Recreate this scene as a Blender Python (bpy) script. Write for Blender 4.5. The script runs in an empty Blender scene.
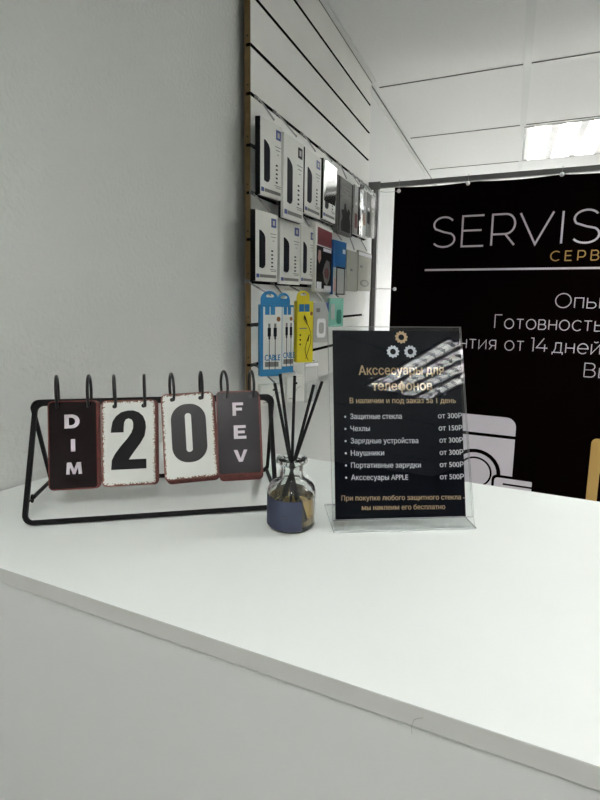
import bpy, bmesh, math, random
from mathutils import Vector, Matrix
from mathutils import geometry as mgeo
random.seed(7)
S = bpy.context.scene
COL = S.collection
PI = math.pi

# ------------------------------------------------------------------ camera
F, CX, CY, CAMH = 491.0, 295.0, 371.5, 0.27
YAW, PITCH, ROLL = [math.radians(v) for v in (-23.42, 8.44, 0.635)]
cy_, sy_ = math.cos(YAW), math.sin(YAW)
R1 = Matrix(((cy_, -sy_, 0), (sy_, cy_, 0), (0, 0, 1)))
B0 = Matrix(((1, 0, 0), (0, 0, -1), (0, 1, 0)))
cp_, sp_ = math.cos(PITCH), math.sin(PITCH)
RP = Matrix(((1, 0, 0), (0, cp_, -sp_), (0, sp_, cp_)))
cr_, sr_ = math.cos(ROLL), math.sin(ROLL)
RR = Matrix(((cr_, -sr_, 0), (sr_, cr_, 0), (0, 0, 1)))
W2C = RR @ RP @ B0 @ R1
C2W = W2C.transposed()
cam_d = bpy.data.cameras.new('camera')
cam = bpy.data.objects.new('camera', cam_d)
COL.objects.link(cam)
cam.matrix_world = Matrix.Translation((0, 0, CAMH)) @ (C2W @ Matrix(((1, 0, 0), (0, -1, 0), (0, 0, -1)))).to_4x4()
cam_d.sensor_fit = 'HORIZONTAL'
cam_d.sensor_width = 36.0
cam_d.lens = 36.0 * F / 600.0
cam_d.shift_x = (300 - CX) / 600.0
cam_d.shift_y = (CY - 400) / 600.0
cam_d.clip_start = 0.02
S.camera = cam

# ------------------------------------------------------------------ world, exposure
S.view_settings.view_transform = 'Standard'
S.view_settings.look = 'None'
S.view_settings.gamma = 1.0
S.view_settings.use_curve_mapping = False
S.view_settings.exposure = 1.66

wd = bpy.data.worlds.new('world')
S.world = wd
wd.use_nodes = True
wd.node_tree.nodes['Background'].inputs[0].default_value = (0.8, 0.9, 1.0, 1)
wd.node_tree.nodes['Background'].inputs[1].default_value = 0.3
TUBE = 50.0          # emission of the fluorescent tubes
CEIL = 1.19          # heights are measured from the counter top
FLOOR = -1.05
FIX = [(0.292, 3.38), (1.68, -0.77), (2.1, 3.38), (1.0, 1.35), (0.18, -0.62), (0.3, 4.72)]   # troffer centres, the last two added unseen for more light
POWER = [1.6, 1.0, 1.8, 1.15, 0.60, 1.6]      # how bright each fixture burns


def ray(x, y):
    return C2W @ Vector(((x - CX) / F, (y - CY) / F, 1.0))


CAMP = Vector((0, 0, CAMH))


def on_x(px, X):
    r = ray(*px)
    return CAMP + r * (X / r.x)


def on_y(px, Y):
    r = ray(*px)
    return CAMP + r * (Y / r.y)


def on_z(px, Z=0.0):
    r = ray(*px)
    return CAMP + r * ((Z - CAMH) / r.z)


def on_plane(px, P, N):
    r = ray(*px)
    return CAMP + r * ((P - CAMP).dot(N) / r.dot(N))


# ------------------------------------------------------------------ materials
def srgb(r, g, b):
    f = lambda c: (c / 255 / 12.92) if c / 255 <= 0.04045 else ((c / 255 + 0.055) / 1.055) ** 2.4
    return (f(r), f(g), f(b), 1)


def mat(name, col, rough=0.5, metal=0.0, noise=0.0, nscale=40, bump=0.0, bscale=200, spec=0.5, bdist=0.001):
    m = bpy.data.materials.new(name)
    m.use_nodes = True
    nt = m.node_tree
    p = nt.nodes['Principled BSDF']
    p.inputs['Base Color'].default_value = col
    p.inputs['Roughness'].default_value = rough
    p.inputs['Metallic'].default_value = metal
    p.inputs['Specular IOR Level'].default_value = spec
    tc = nt.nodes.new('ShaderNodeTexCoord')
    if noise:
        n = nt.nodes.new('ShaderNodeTexNoise')
        n.inputs['Scale'].default_value = nscale
        n.inputs['Detail'].default_value = 4
        nt.links.new(tc.outputs['Object'], n.inputs['Vector'])
        mp = nt.nodes.new('ShaderNodeMapRange')
        mp.inputs[1].default_value = 0.3
        mp.inputs[2].default_value = 0.7
        mp.inputs[3].default_value = 1 - noise
        mp.inputs[4].default_value = 1 + noise
        nt.links.new(n.outputs['Fac'], mp.inputs[0])
        mx = nt.nodes.new('ShaderNodeVectorMath')
        mx.operation = 'SCALE'
        mx.inputs[0].default_value = col[:3]
        nt.links.new(mp.outputs[0], mx.inputs['Scale'])
        nt.links.new(mx.outputs[0], p.inputs['Base Color'])
    if bump:
        n2 = nt.nodes.new('ShaderNodeTexNoise')
        n2.inputs['Scale'].default_value = bscale
        n2.inputs['Detail'].default_value = 3
        nt.links.new(tc.outputs['Object'], n2.inputs['Vector'])
        b = nt.nodes.new('ShaderNodeBump')
        b.inputs['Strength'].default_value = bump
        b.inputs['Distance'].default_value = bdist
        nt.links.new(n2.outputs['Fac'], b.inputs['Height'])
        nt.links.new(b.outputs[0], p.inputs['Normal'])
    return m


def emis(name, col, s):
    m = bpy.data.materials.new(name)
    m.use_nodes = True
    nt = m.node_tree
    nt.nodes.remove(nt.nodes['Principled BSDF'])
    e = nt.nodes.new('ShaderNodeEmission')
    e.inputs[0].default_value = col
    e.inputs[1].default_value = s
    nt.links.new(e.outputs[0], nt.nodes['Material Output'].inputs[0])
    return m


def clear(name, tint=(1, 1, 1, 1), ior=1.49, base=0.0, rough=0.0, solid=True):
    """thin clear sheet: see-through plus a fresnel mirror coat and a little haze"""
    m = bpy.data.materials.new(name)
    m.use_nodes = True
    nt = m.node_tree
    nt.nodes.remove(nt.nodes['Principled BSDF'])
    t = nt.nodes.new('ShaderNodeBsdfTransparent')
    t.inputs[0].default_value = tint
    g = nt.nodes.new('ShaderNodeBsdfGlossy')
    g.inputs['Roughness'].default_value = rough
    fr = nt.nodes.new('ShaderNodeFresnel')
    fr.inputs['IOR'].default_value = ior
    mx = nt.nodes.new('ShaderNodeMixShader')
    ge = nt.nodes.new('ShaderNodeNewGeometry')
    fo = nt.nodes.new('ShaderNodeMath'); fo.operation = 'SUBTRACT'; fo.inputs[0].default_value = 1.0
    if solid:
        nt.links.new(ge.outputs['Backfacing'], fo.inputs[1])
    else:
        fo.inputs[1].default_value = 0.0
    ml = nt.nodes.new('ShaderNodeMath'); ml.operation = 'MULTIPLY'
    nt.links.new(fr.outputs[0], ml.inputs[0]); nt.links.new(fo.outputs[0], ml.inputs[1])
    nt.links.new(ml.outputs[0], mx.inputs[0])
    nt.links.new(t.outputs[0], mx.inputs[1])
    nt.links.new(g.outputs[0], mx.inputs[2])
    last = mx
    if base:
        d = nt.nodes.new('ShaderNodeBsdfDiffuse')
        d.inputs[0].default_value = (0.8, 0.82, 0.82, 1)
        m2 = nt.nodes.new('ShaderNodeMixShader')
        m2.inputs[0].default_value = base
        nt.links.new(mx.outputs[0], m2.inputs[1])
        nt.links.new(d.outputs[0], m2.inputs[2])
        last = m2
    nt.links.new(last.outputs[0], nt.nodes['Material Output'].inputs[0])
    return m


def glass(name, col, ior=1.45):
    m = bpy.data.materials.new(name)
    m.use_nodes = True
    p = m.node_tree.nodes['Principled BSDF']
    p.inputs['Base Color'].default_value = col
    p.inputs['Roughness'].default_value = 0.02
    p.inputs['IOR'].default_value = ior
    p.inputs['Transmission Weight'].default_value = 1.0
    return m


def worn_card(name, base, worn, w=0.05):
    """printed tin card whose paint is chipped to rust along its border"""
    m = mat(name, base, 0.26)
    nt = m.node_tree
    p = nt.nodes['Principled BSDF']
    tc = nt.nodes.new('ShaderNodeTexCoord')
    sp = nt.nodes.new('ShaderNodeSeparateXYZ')
    nt.links.new(tc.outputs['Generated'], sp.inputs[0])

    def edge(sock, k):
        a = nt.nodes.new('ShaderNodeMath'); a.operation = 'SUBTRACT'; a.inputs[1].default_value = 0.5
        nt.links.new(sock, a.inputs[0])
        b = nt.nodes.new('ShaderNodeMath'); b.operation = 'ABSOLUTE'
        nt.links.new(a.outputs[0], b.inputs[0])
        c = nt.nodes.new('ShaderNodeMath'); c.operation = 'SUBTRACT'; c.inputs[0].default_value = 0.5
        nt.links.new(b.outputs[0], c.inputs[1])
        d = nt.nodes.new('ShaderNodeMath'); d.operation = 'MULTIPLY'; d.inputs[1].default_value = k
        nt.links.new(c.outputs[0], d.inputs[0])
        return d.outputs[0]
    mn = nt.nodes.new('ShaderNodeMath'); mn.operation = 'MINIMUM'
    nt.links.new(edge(sp.outputs[0], 1.0), mn.inputs[0])
    nt.links.new(edge(sp.outputs[1], 1.5), mn.inputs[1])
    n = nt.nodes.new('ShaderNodeTexNoise'); n.inputs['Scale'].default_value = 420; n.inputs['Detail'].default_value = 5
    nt.links.new(tc.outputs['Object'], n.inputs['Vector'])
    ml = nt.nodes.new('ShaderNodeMapRange')
    ml.inputs[1].default_value = 0.42; ml.inputs[2].default_value = 0.72
    ml.inputs[3].default_value = 0.0; ml.inputs[4].default_value = w
    nt.links.new(n.outputs['Fac'], ml.inputs[0])
    ad = nt.nodes.new('ShaderNodeMath'); ad.operation = 'ADD'; ad.inputs[1].default_value = 0.008
    nt.links.new(ml.outputs[0], ad.inputs[0])
    lt = nt.nodes.new('ShaderNodeMath'); lt.operation = 'LESS_THAN'
    nt.links.new(mn.outputs[0], lt.inputs[0]); nt.links.new(ad.outputs[0], lt.inputs[1])
    mx = nt.nodes.new('ShaderNodeMix'); mx.data_type = 'RGBA'
    mx.inputs[6].default_value = base; mx.inputs[7].default_value = worn
    nt.links.new(lt.outputs[0], mx.inputs[0])
    nt.links.new(mx.outputs[2], p.inputs['Base Color'])
    return m


M = dict(
    wall=mat('white_textured_paint', srgb(216, 219, 215), 0.9, bump=1.0, bscale=130, bdist=0.0022),
    dim=mat('bounce_limiting_grey', srgb(150, 152, 152), 0.8),  # dark colour for unseen walls, chosen to keep reflections and bounce low
    paint=mat('white_paint', srgb(236, 238, 237), 0.8),
    floor=mat('grey_floor_tile', srgb(190, 188, 184), 0.5, noise=0.1),
    tile=mat('ceiling_tile', srgb(232, 234, 233), 0.95, bump=0.5, bscale=400, noise=0.02, nscale=120),
    tee=mat('white_ceiling_tee', srgb(222, 225, 224), 0.5),
    line=mat('grey_joint', srgb(96, 98, 96), 0.9),
    gapd=mat('dark_joint', srgb(60, 62, 60), 0.9),
    slat=mat('slatwall_laminate', srgb(242, 243, 238), 0.45, noise=0.02, nscale=8),
    groove=mat('slatwall_groove', srgb(14, 13, 12), 0.9, spec=.05),
    mdf=mat('raw_board_edge', srgb(122, 98, 62), 0.9, noise=0.12, nscale=60),
    top=mat('white_laminate_top', srgb(232, 237, 234), 0.42, spec=0.35, noise=0.012, nscale=5),
    body=mat('white_laminate_body', srgb(218, 221, 219), 0.55),
    edge=mat('white_edge_band', srgb(204, 206, 202), 0.5),
    blackm=mat('black_powder_coat', srgb(14, 13, 15), 0.5, spec=0.12, bump=0.15, bscale=900),
    ring=mat('black_ring', srgb(16, 15, 16), 0.3),
    rust=mat('rusty_card_edge', srgb(112, 58, 52), 0.6, noise=0.35, nscale=160),
    carddark=worn_card('dark_plum_card', srgb(26, 15, 17), srgb(112, 58, 52), 0.012),
    cardsheen=worn_card('dark_card_with_sheen', srgb(46, 42, 46), srgb(118, 66, 60), 0.012),  # plain dark card, lifted to grey to carry the lamp's sheen
    cardwhite=worn_card('white_worn_card', srgb(232, 234, 228), srgb(140, 108, 92), 0.06),
    num=mat('black_numeral_print', srgb(12, 12, 14), 0.4),
    numsheen=mat('black_numeral_with_sheen', srgb(46, 44, 46), 0.4),  # black print with the glossy sheen mixed into its colour
    lett=mat('silver_letter_print', srgb(214, 206, 212), 0.4),
    acryl=clear('clear_acrylic', (0.985, 0.99, 0.99, 1), 1.62, 0.0),
    acryle=clear('acrylic_edge', (0.88, 0.90, 0.90, 1), 1.5, 0.35),
    plastic=clear('clear_plastic_film', (0.93, 0.94, 0.93, 1), 1.6, 0.22, 0.12),
    film=clear('clear_wrap', (0.97, 0.97, 0.97, 1), 1.6, 0.06, 0.12, solid=False),
    navy=mat('black_navy_card', srgb(15, 17, 25), 0.9, spec=0.0),
    gold=mat('gold_print', srgb(222, 194, 152), 0.5),
    silver=mat('silver_print', srgb(232, 236, 242), 0.5),
    white=mat('white_print', srgb(246, 246, 250), 0.5),
    glass=glass('clear_glass', (0.97, 0.985, 0.98, 1)),
    oil=glass('amber_oil', srgb(222, 184, 112), 1.36),
    label=mat('slate_blue_label', srgb(70, 75, 95), 0.8, spec=.2),
    labelm=mat('slate_blue_emblem', srgb(45, 49, 64), 0.6),
    reed=mat('black_reed', srgb(9, 9, 10), 0.85),
    banner=mat('black_vinyl_banner', srgb(9, 4, 4), 0.9, spec=0.0, bump=0.2, bscale=3, bdist=0.01),
    bwhite=mat('banner_pale_print', srgb(205, 200, 208), 0.6),
    bgold=mat('banner_gold_print', srgb(184, 150, 84), 0.6),
    alu=mat('brushed_aluminium', srgb(118, 118, 118), 0.35, 0.8),
    chrome=mat('chrome_wire', srgb(190, 190, 192), 0.2, 1.0),
    ball=mat('white_ball', srgb(235, 235, 238), 0.15),
    cord=mat('grey_elastic_cord', srgb(150, 150, 150), 0.7),
    boxw=mat('white_carton', srgb(226, 227, 220), 0.4, noise=0.02, nscale=30),
    boxk=mat('black_carton', srgb(14, 13, 14), 0.6, spec=.15),
    boxg=mat('charcoal_carton', srgb(116, 116, 113), 0.6, spec=.2, noise=0.2, nscale=60),
    boxb=mat('sky_blue_carton', srgb(36, 122, 172), 0.4),
    boxb2=mat('deep_blue_carton', srgb(30, 92, 150), 0.4),
    boxy=mat('yellow_carton', srgb(222, 206, 30), 0.4),
    boxr=mat('dark_red_print', srgb(104, 18, 26), 0.4),
    mint=mat('mint_carton', srgb(128, 190, 172), 0.4, noise=0.1, nscale=30),
    mintd=mat('teal_print', srgb(50, 130, 112), 0.4),
    greyp=mat('grey_print', srgb(120, 120, 116), 0.5),
    greyl=mat('pale_grey_carton', srgb(178, 180, 178), 0.45),
    beige=mat('beige_carton', srgb(168, 168, 156), 0.5),
    phone=mat('black_phone_print', srgb(14, 16, 24), 0.6, spec=.15),
    badge=mat('blue_badge_print', srgb(56, 78, 140), 0.4),
    brown=mat('brown_print', srgb(140, 90, 40), 0.4),
    skin=mat('pale_pink_print', srgb(190, 150, 140), 0.5),
    tube=emis('fluorescent_tube_glow', (1.0, 0.985, 0.96, 1), TUBE),
    reflw=mat('grey_reflector', srgb(168, 170, 170), 0.35),
    strip=mat('white_reflector_strip', srgb(244, 246, 246), 0.3),
    louv=mat('grey_louvre', srgb(110, 112, 112), 0.4),
)


# ------------------------------------------------------------------ mesh helper
class G:
    def __init__(self, X=None):
        self.bm = bmesh.new()
        self.X = X or Matrix.Identity(4)

    def v(self, p):
        return self.bm.verts.new(self.X @ Vector(p))

    def face(self, vs, mi=0):
        try:
            f = self.bm.faces.new(vs); f.material_index = mi
            return f
        except ValueError:
            return None

    def box(self, x0, x1, y0, y1, z0, z1, mi=0):
        c = [self.v((x, y, z)) for z in (z0, z1) for y in (y0, y1) for x in (x0, x1)]
        for q in ((0, 2, 3, 1), (4, 5, 7, 6), (0, 1, 5, 4), (2, 6, 7, 3), (0, 4, 6, 2), (1, 3, 7, 5)):
            self.face([c[i] for i in q], mi)
        return self

    def prism(self, pts, y0, y1, mi=0):
        """outline in (x, z), front face at y0 (towards -y), back at y1"""
        a = [self.v((p[0], y0, p[1])) for p in pts]
        b = [self.v((p[0], y1, p[1])) for p in pts]
        self.face(a, mi); self.face(b[::-1], mi)
        n = len(pts)
        for i in range(n):
            self.face([a[i], b[i], b[(i + 1) % n], a[(i + 1) % n]], mi)
        return self

    def ringp(self, outer, inner, y0, y1, mi=0):
        n = len(outer)
        A = [self.v((p[0], y0, p[1])) for p in outer]; Bv = [self.v((p[0], y0, p[1])) for p in inner]
        C = [self.v((p[0], y1, p[1])) for p in outer]; D = [self.v((p[0], y1, p[1])) for p in inner]
        for i in range(n):
            j = (i + 1) % n
            self.face([A[i], A[j], Bv[j], Bv[i]], mi); self.face([C[i], D[i], D[j], C[j]], mi)
            self.face([A[i], C[i], C[j], A[j]], mi); self.face([Bv[i], Bv[j], D[j], D[i]], mi)
        return self

    def tube(self, path, r, n=8, closed=False, mi=0, square=False):
        P = [Vector(p) for p in path]
        rings = []
        m = len(P)
        up = None
        for i, p in enumerate(P):
            if closed:
                t = (P[(i + 1) % m] - P[i - 1]).normalized()
            else:
                t = (P[min(i + 1, m - 1)] - P[max(i - 1, 0)]).normalized()
            if up is None:
                up = Vector((0, 0, 1)) if abs(t.z) < 0.9 else Vector((1, 0, 0))
            s = t.cross(up).normalized()
            up = s.cross(t).normalized()
            rr = r[i] if isinstance(r, (list, tuple)) else r
            rings.append([self.v(p + s * math.cos(a) * rr + up * math.sin(a) * rr)
                          for a in [2 * PI * (k + (0.5 if square else 0)) / n for k in range(n)]])
        last = m if closed else m - 1
        for i in range(last):
            a, b = rings[i], rings[(i + 1) % m]
            for k in range(n):
                self.face([a[k], a[(k + 1) % n], b[(k + 1) % n], b[k]], mi)
        if not closed:
            self.face(rings[0][::-1], mi); self.face(rings[-1], mi)
        return self

    def lathe(self, prof, n=48, mi=0, c=(0, 0)):
        rings = []
        for r, z in prof:
            if r < 1e-6:
                rings.append([self.v((c[0], c[1], z))])
            else:
                rings.append([self.v((c[0] + r * math.cos(2 * PI * k / n), c[1] + r * math.sin(2 * PI * k / n), z)) for k in range(n)])
        for a, b in zip(rings, rings[1:]):
            for k in range(n):
                j = (k + 1) % n
                if len(a) == 1 and len(b) > 1: self.face([a[0], b[j], b[k]], mi)
                elif len(b) == 1 and len(a) > 1: self.face([a[k], a[j], b[0]], mi)
                elif len(a) > 1: self.face([a[k], a[j], b[j], b[k]], mi)
        return self

    def stroke(self, pts, w, y, closed=False):
        """flat ribbon of width w along an (x, z) polyline, at depth y"""
        n = len(pts)
        L, Rr = [], []
        for i, p in enumerate(pts):
            if closed:
                a, b = pts[i - 1], pts[(i + 1) % n]
            else:
                a, b = pts[max(i - 1, 0)], pts[min(i + 1, n - 1)]
            d1 = Vector((p[0] - a[0], p[1] - a[1])); d2 = Vector((b[0] - p[0], b[1] - p[1]))
            if d1.length < 1e-9: d1 = d2
            if d2.length < 1e-9: d2 = d1
            d1.normalize(); d2.normalize()
            t = d1 + d2
            t = t.normalized() if t.length > 1e-6 else d1
            nn = Vector((-t.y, t.x)); k = max(0.45, nn.dot(Vector((-d1.y, d1.x))))
            nn = nn * (w / 2 / k)
            L.append(self.v((p[0] + nn.x, y, p[1] + nn.y))); Rr.append(self.v((p[0] - nn.x, y, p[1] - nn.y)))
        for i in range(n if closed else n - 1):
            j = (i + 1) % n
            self.face([L[i], Rr[i], Rr[j], L[j]])
        return self

    def obj(self, name, mats, parent=None, smooth=False, bevel=0, normals=True):
        if normals:
            bmesh.ops.recalc_face_normals(self.bm, faces=self.bm.faces)
        me = bpy.data.meshes.new(name)
        self.bm.to_mesh(me); self.bm.free()
        o = bpy.data.objects.new(name, me)
        COL.objects.link(o)
        for m_ in (mats if isinstance(mats, (list, tuple)) else [mats]):
            me.materials.append(m_)
        if smooth:
            for p in me.polygons: p.use_smooth = True
            me.set_sharp_from_angle(angle=math.radians(40))
        if bevel:
            b = o.modifiers.new('bevel', 'BEVEL'); b.width = bevel; b.segments = 2; b.limit_method = 'ANGLE'
        if parent: o.parent = parent
        return o


def tag(o, label, cat, group=None):
    o['label'] = label; o['category'] = cat
    if group: o['group'] = group
    return o


def struct(o):
    o['kind'] = 'structure'
    return o


def empty(name, loc, rz=0.0):
    e = bpy.data.objects.new(name, None)
    e.empty_display_size = 0.02
    COL.objects.link(e)
    e.location = loc; e.rotation_euler = (0, 0, rz)
    return e


def rrect(x0, x1, z0, z1, r, n=5):
    P = []
    for cx, cz, a0 in ((x1 - r, z1 - r, 0), (x0 + r, z1 - r, 90), (x0 + r, z0 + r, 180), (x1 - r, z0 + r, 270)):
        for k in range(n + 1):
            a = math.radians(a0 + 90 * k / n)
            P.append((cx + r * math.cos(a), cz + r * math.sin(a)))
    return P


def text(name, s, x0, z0, width, cap, material, parent, X=None, y=-0.0003, bold=0.0, depth=0.0):
    """lettering as a mesh: left end x0, baseline z0, given total width and cap height, facing -y"""
    cu = bpy.data.curves.new(name, 'FONT')
    cu.body = s
    cu.size = 1.0
    cu.extrude = 0
    cu.resolution_u = 4
    to = bpy.data.objects.new('tmp', cu)
    COL.objects.link(to)
    dg = bpy.context.evaluated_depsgraph_get()
    cv = to.to_curve(dg)
    loops = []
    for sp in cv.splines:
        bp = sp.bezier_points
        if len(bp) < 2:
            continue
        L_ = []
        for q in range(len(bp)):
            a_, b_ = bp[q], bp[(q + 1) % len(bp)]
            seg = mgeo.interpolate_bezier(a_.co, a_.handle_right, b_.handle_left, b_.co, 6)
            if (a_.handle_right - a_.co).length < 1e-6 and (b_.handle_left - b_.co).length < 1e-6:
                seg = [a_.co.copy(), b_.co.copy()]
            L_ += seg[:-1]
        ar = sum(p.x * q_.y - q_.x * p.y for p, q_ in zip(L_, L_[1:] + L_[:1])) / 2
        if abs(ar) > 1e-7:
            loops.append((ar, L_, [(p.co.copy(), p.handle_left.copy(), p.handle_right.copy()) for p in bp]))
    to.to_curve_clear()
    def inside(p, L_):
        c = False
        for a_, b_ in zip(L_, L_[1:] + L_[:1]):
            if (a_.y > p.y) != (b_.y > p.y) and p.x < (b_.x - a_.x) * (p.y - a_.y) / (b_.y - a_.y) + a_.x:
                c = not c
        return c
    def is_hole(k):
        ar, L_, _b = loops[k]
        return any(ar * a2 < 0 and abs(a2) > abs(ar) and inside(L_[0], l2) for a2, l2, b2 in loops)
    hl = [is_hole(k) for k in range(len(loops))]
    V_, F_ = [], []
    # each outline is filled by itself (with its own counters), so strokes that overlap stay solid
    for k, (ar, L_, bz) in enumerate(loops):
        if hl[k]:
            continue
        grp = [bz] + [loops[q][2] for q in range(len(loops)) if hl[q] and loops[q][0] * ar < 0 and inside(loops[q][1][0], L_)]
        c2 = bpy.data.curves.new('t', 'CURVE')
        c2.dimensions = '2D'; c2.fill_mode = 'BOTH'; c2.resolution_u = 4
        for q in grp:
            sp = c2.splines.new('BEZIER'); sp.bezier_points.add(len(q) - 1)
            for pt, (co, hl_, hr_) in zip(sp.bezier_points, q):
                pt.handle_left_type = pt.handle_right_type = 'FREE'
                pt.co = co; pt.handle_left = hl_; pt.handle_right = hr_
            sp.use_cyclic_u = True
        o2 = bpy.data.objects.new('t', c2)
        m2 = bpy.data.meshes.new_from_object(o2)
        F_ += [[v + len(V_) for v in p.vertices] for p in m2.polygons]
        V_ += [v.co.copy() for v in m2.vertices]
        bpy.data.objects.remove(o2); bpy.data.meshes.remove(m2); bpy.data.curves.remove(c2)
    if bold:      # heavier weight: the same outlines laid again a hair to the sides
        n0, f0 = len(V_), len(F_)
        for dx, dz in ((-bold, 0), (bold, 0), (0, bold * .6), (0, -bold * .6)):
            o_ = len(V_)
            V_ += [Vector((v[0] + dx, v[1] + dz, 0)) for v in V_[:n0]]
            F_ += [[k + o_ for k in f] for f in F_[:f0]]
    me = bpy.data.meshes.new(name)
    me.from_pydata(V_, [], F_)
    COL.objects.unlink(to)
    bpy.data.objects.remove(to)
    xs = [v.co.x for v in me.vertices]
    mnx, mxx = min(xs), max(xs)
    kx = width / (mxx - mnx); kz = cap / 0.727
    X = X or Matrix.Identity(4)
    for v in me.vertices:
        v.co = X @ Vector((x0 + (v.co.x - mnx) * kx, y, z0 + v.co.y * kz))
    me.name = name
    me.materials.clear(); me.materials.append(material)
    o = bpy.data.objects.new(name, me)
    COL.objects.link(o)
    o.parent = parent
    return o


# ================================================================== ROOM
WX, RX, YN, YF = -0.640, 3.6, -2.6, 5.2
struct(G().box(WX - 0.1, WX, YN, 2.19, FLOOR, CEIL + 0.3).obj('wall_left', M['wall']))
struct(G().box(WX - 0.1, WX, 2.19, YF, FLOOR, CEIL + 0.3).obj('wall_left', M['paint']))  # same wall past the slats, whitened to add to the light there
struct(G().box(RX, RX + 0.1, YN, 1.2, FLOOR, CEIL + 0.3).obj('wall_right', M['dim']))  # unseen near half darkened for the reflections, far half whitened for bounce
struct(G().box(RX, RX + 0.1, 1.2, YF, FLOOR, CEIL + 0.3).obj('wall_right', M['paint']))
struct(G().box(WX - 0.1, RX + 0.1, YF, YF + 0.1, FLOOR, CEIL + 0.3).obj('wall_back', M['paint']))
struct(G().box(WX - 0.1, RX + 0.1, YN - 0.1, YN, FLOOR, CEIL + 0.3).obj('wall_front', M['dim']))
struct(G().box(WX - 0.1, RX + 0.1, YN - 0.1, YF + 0.1, FLOOR - 0.1, FLOOR).obj('floor', M['floor']))
# ceiling: tiles left out where the troffers sit
HW, HL = 0.292, 0.345
g = G()
xs = sorted({WX, RX} | {x + s * HW for x, y in FIX for s in (-1, 1)})
ys = sorted({YN, YF} | {y + s * HL for x, y in FIX for s in (-1, 1)})
for xa, xb in zip(xs, xs[1:]):
    for ya, yb in zip(ys, ys[1:]):
        mx, my = (xa + xb) / 2, (ya + yb) / 2
        if any(abs(mx - x) < HW and abs(my - y) < HL for x, y in FIX):
            continue
        g.box(xa, xb, ya, yb, CEIL, CEIL + 0.012)
struct(g.obj('ceiling', M['tile']))
struct(G().box(WX - .1, RX + .1, YN - .1, YF + .1, CEIL + 0.3, CEIL + 0.32).obj('ceiling_void', M['gapd'])).name = 'ceiling.001'
# tees: wide ones run away from the camera, fine joints cross them


def crosses(x0, x1, y0, y1):
    return any(x1 > x - HW + 1e-4 and x0 < x + HW - 1e-4 and y1 > y - HL + 1e-4 and y0 < y + HL - 1e-4 for x, y in FIX)


n_trim = 1
YL = [2.27 + 0.737 * k for k in range(-6, 4)]
for k in range(6):
    x = -0.004 + 0.6 * k
    segs = G()
    for y0, y1 in zip([YN] + YL, YL + [YF]):
        if not crosses(x - .012, x + .012, y0, y1):
            segs.box(x - 0.015, x + 0.015, y0, y1, CEIL - 0.004, CEIL)
    struct(segs.obj('trim_%d' % n_trim, M['tee'])); n_trim += 1
for y in YL:
    segs = G()
    for k in range(-1, 6):
        x0, x1 = max(WX, -0.004 + 0.6 * k + 0.012), min(RX, -0.004 + 0.6 * (k + 1) - 0.012)
        if not crosses(x0, x1, y - 0.01, y + 0.01):
            segs.box(x0, x1, y - 0.008, y + 0.008, CEIL - 0.003, CEIL, 0)
            segs.box(x0, x1, y - 0.0100, y - 0.008, CEIL - 0.0036, CEIL, 1)
    struct(segs.obj('trim_%d' % n_trim, [M['tee'], M['line']])); n_trim += 1
struct(G().box(WX, WX + 0.022, YN, YF, CEIL - 0.006, CEIL).box(WX + .022, WX + .0232, YN, YF, CEIL - .007, CEIL, 1)
       .obj('trim_%d' % n_trim, [M['tee'], M['line']]))
struct(G().box(-.6168, -.587, 1.112, 2.183, CEIL - .010, CEIL - .0072).box(-.6045, -.6030, 1.112, 2.183, CEIL - .0115, CEIL - .010, 1)
       .obj('trim_%d' % (n_trim + 1), [M['tee'], M['gapd']]))


# ------------------------------------------------------------------ ceiling troffers
def troffer(x, y, label, k=1.0):
    tube_m = M['tube'] if abs(k - 1) < 1e-6 else emis('fluorescent_tube_glow', (1.0, 0.985, 0.96, 1), TUBE * k)
    e = empty('ceiling_light', (x, y, CEIL))
    tag(e, label, 'ceiling light', 'square louvred ceiling lights')
    w, l = HW - 0.002, HL - 0.002
    g = G()
    g.box(-w, w, -l, l, 0.085, 0.09)
    g.box(-w, -w + .012, -l, l, -0.004, .085); g.box(w - .012, w, -l, l, -0.004, .085)
    g.box(-w + .012, w - .012, -l, -l + .012, -0.004, .085); g.box(-w + .012, w - .012, l - .012, l, -0.004, .085)
    g.obj('housing', M['reflw'], e)
    pitch = 0.165 if w > .25 else .14
    for i in range(4):
        cx = (i - 1.5) * 0.138
        G().tube([(cx, -l + .03, .05), (cx, l - .03, .05)], 0.010, 10).obj('tube', tube_m, e, True)
    for i in range(5):
        cx = (i - 2) * 0.138
        G().prism([(cx - .018, .0), (cx + .018, .0), (cx + .004, .052), (cx - .004, .052)], -l + .012, l - .012).obj('reflector_strip', M['strip'], e)
    for k in range(1, 10):
        yy = -l + 2 * l * k / 10
        P = [(-w + .014, .030), (-w + .014, .006)]
        for i in range(4):       # scalloped lower edge, one arch per tube
            cx = (i - 1.5) * .138
            P += [(cx - .050, .003), (cx - .03, .013), (cx + .03, .013), (cx + .050, .003)]
        P += [(w - .014, .006), (w - .014, .030)]
        G().prism(P, yy - .002, yy + .002).obj('louvre_blade', M['louv'], e)
    return e


FL = ['bright square ceiling light with louvres, beyond the black banner',
      'square ceiling light behind the camera, mirrored in the acrylic price stand',
      'square ceiling light beyond the banner, farther right than its neighbour',
      'square ceiling light above the customer side of the room',
      'added fill light behind the camera, nearer the left wall than its neighbour',  # unseen fixture, added to brighten the left of the counter
      'added fill light farthest back, hidden behind the banner rail']  # unseen fixture, added to brighten the far wall and ceiling
for (x, y), lab, kk in zip(FIX, FL, POWER):
    troffer(x, y, lab, kk)

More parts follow.
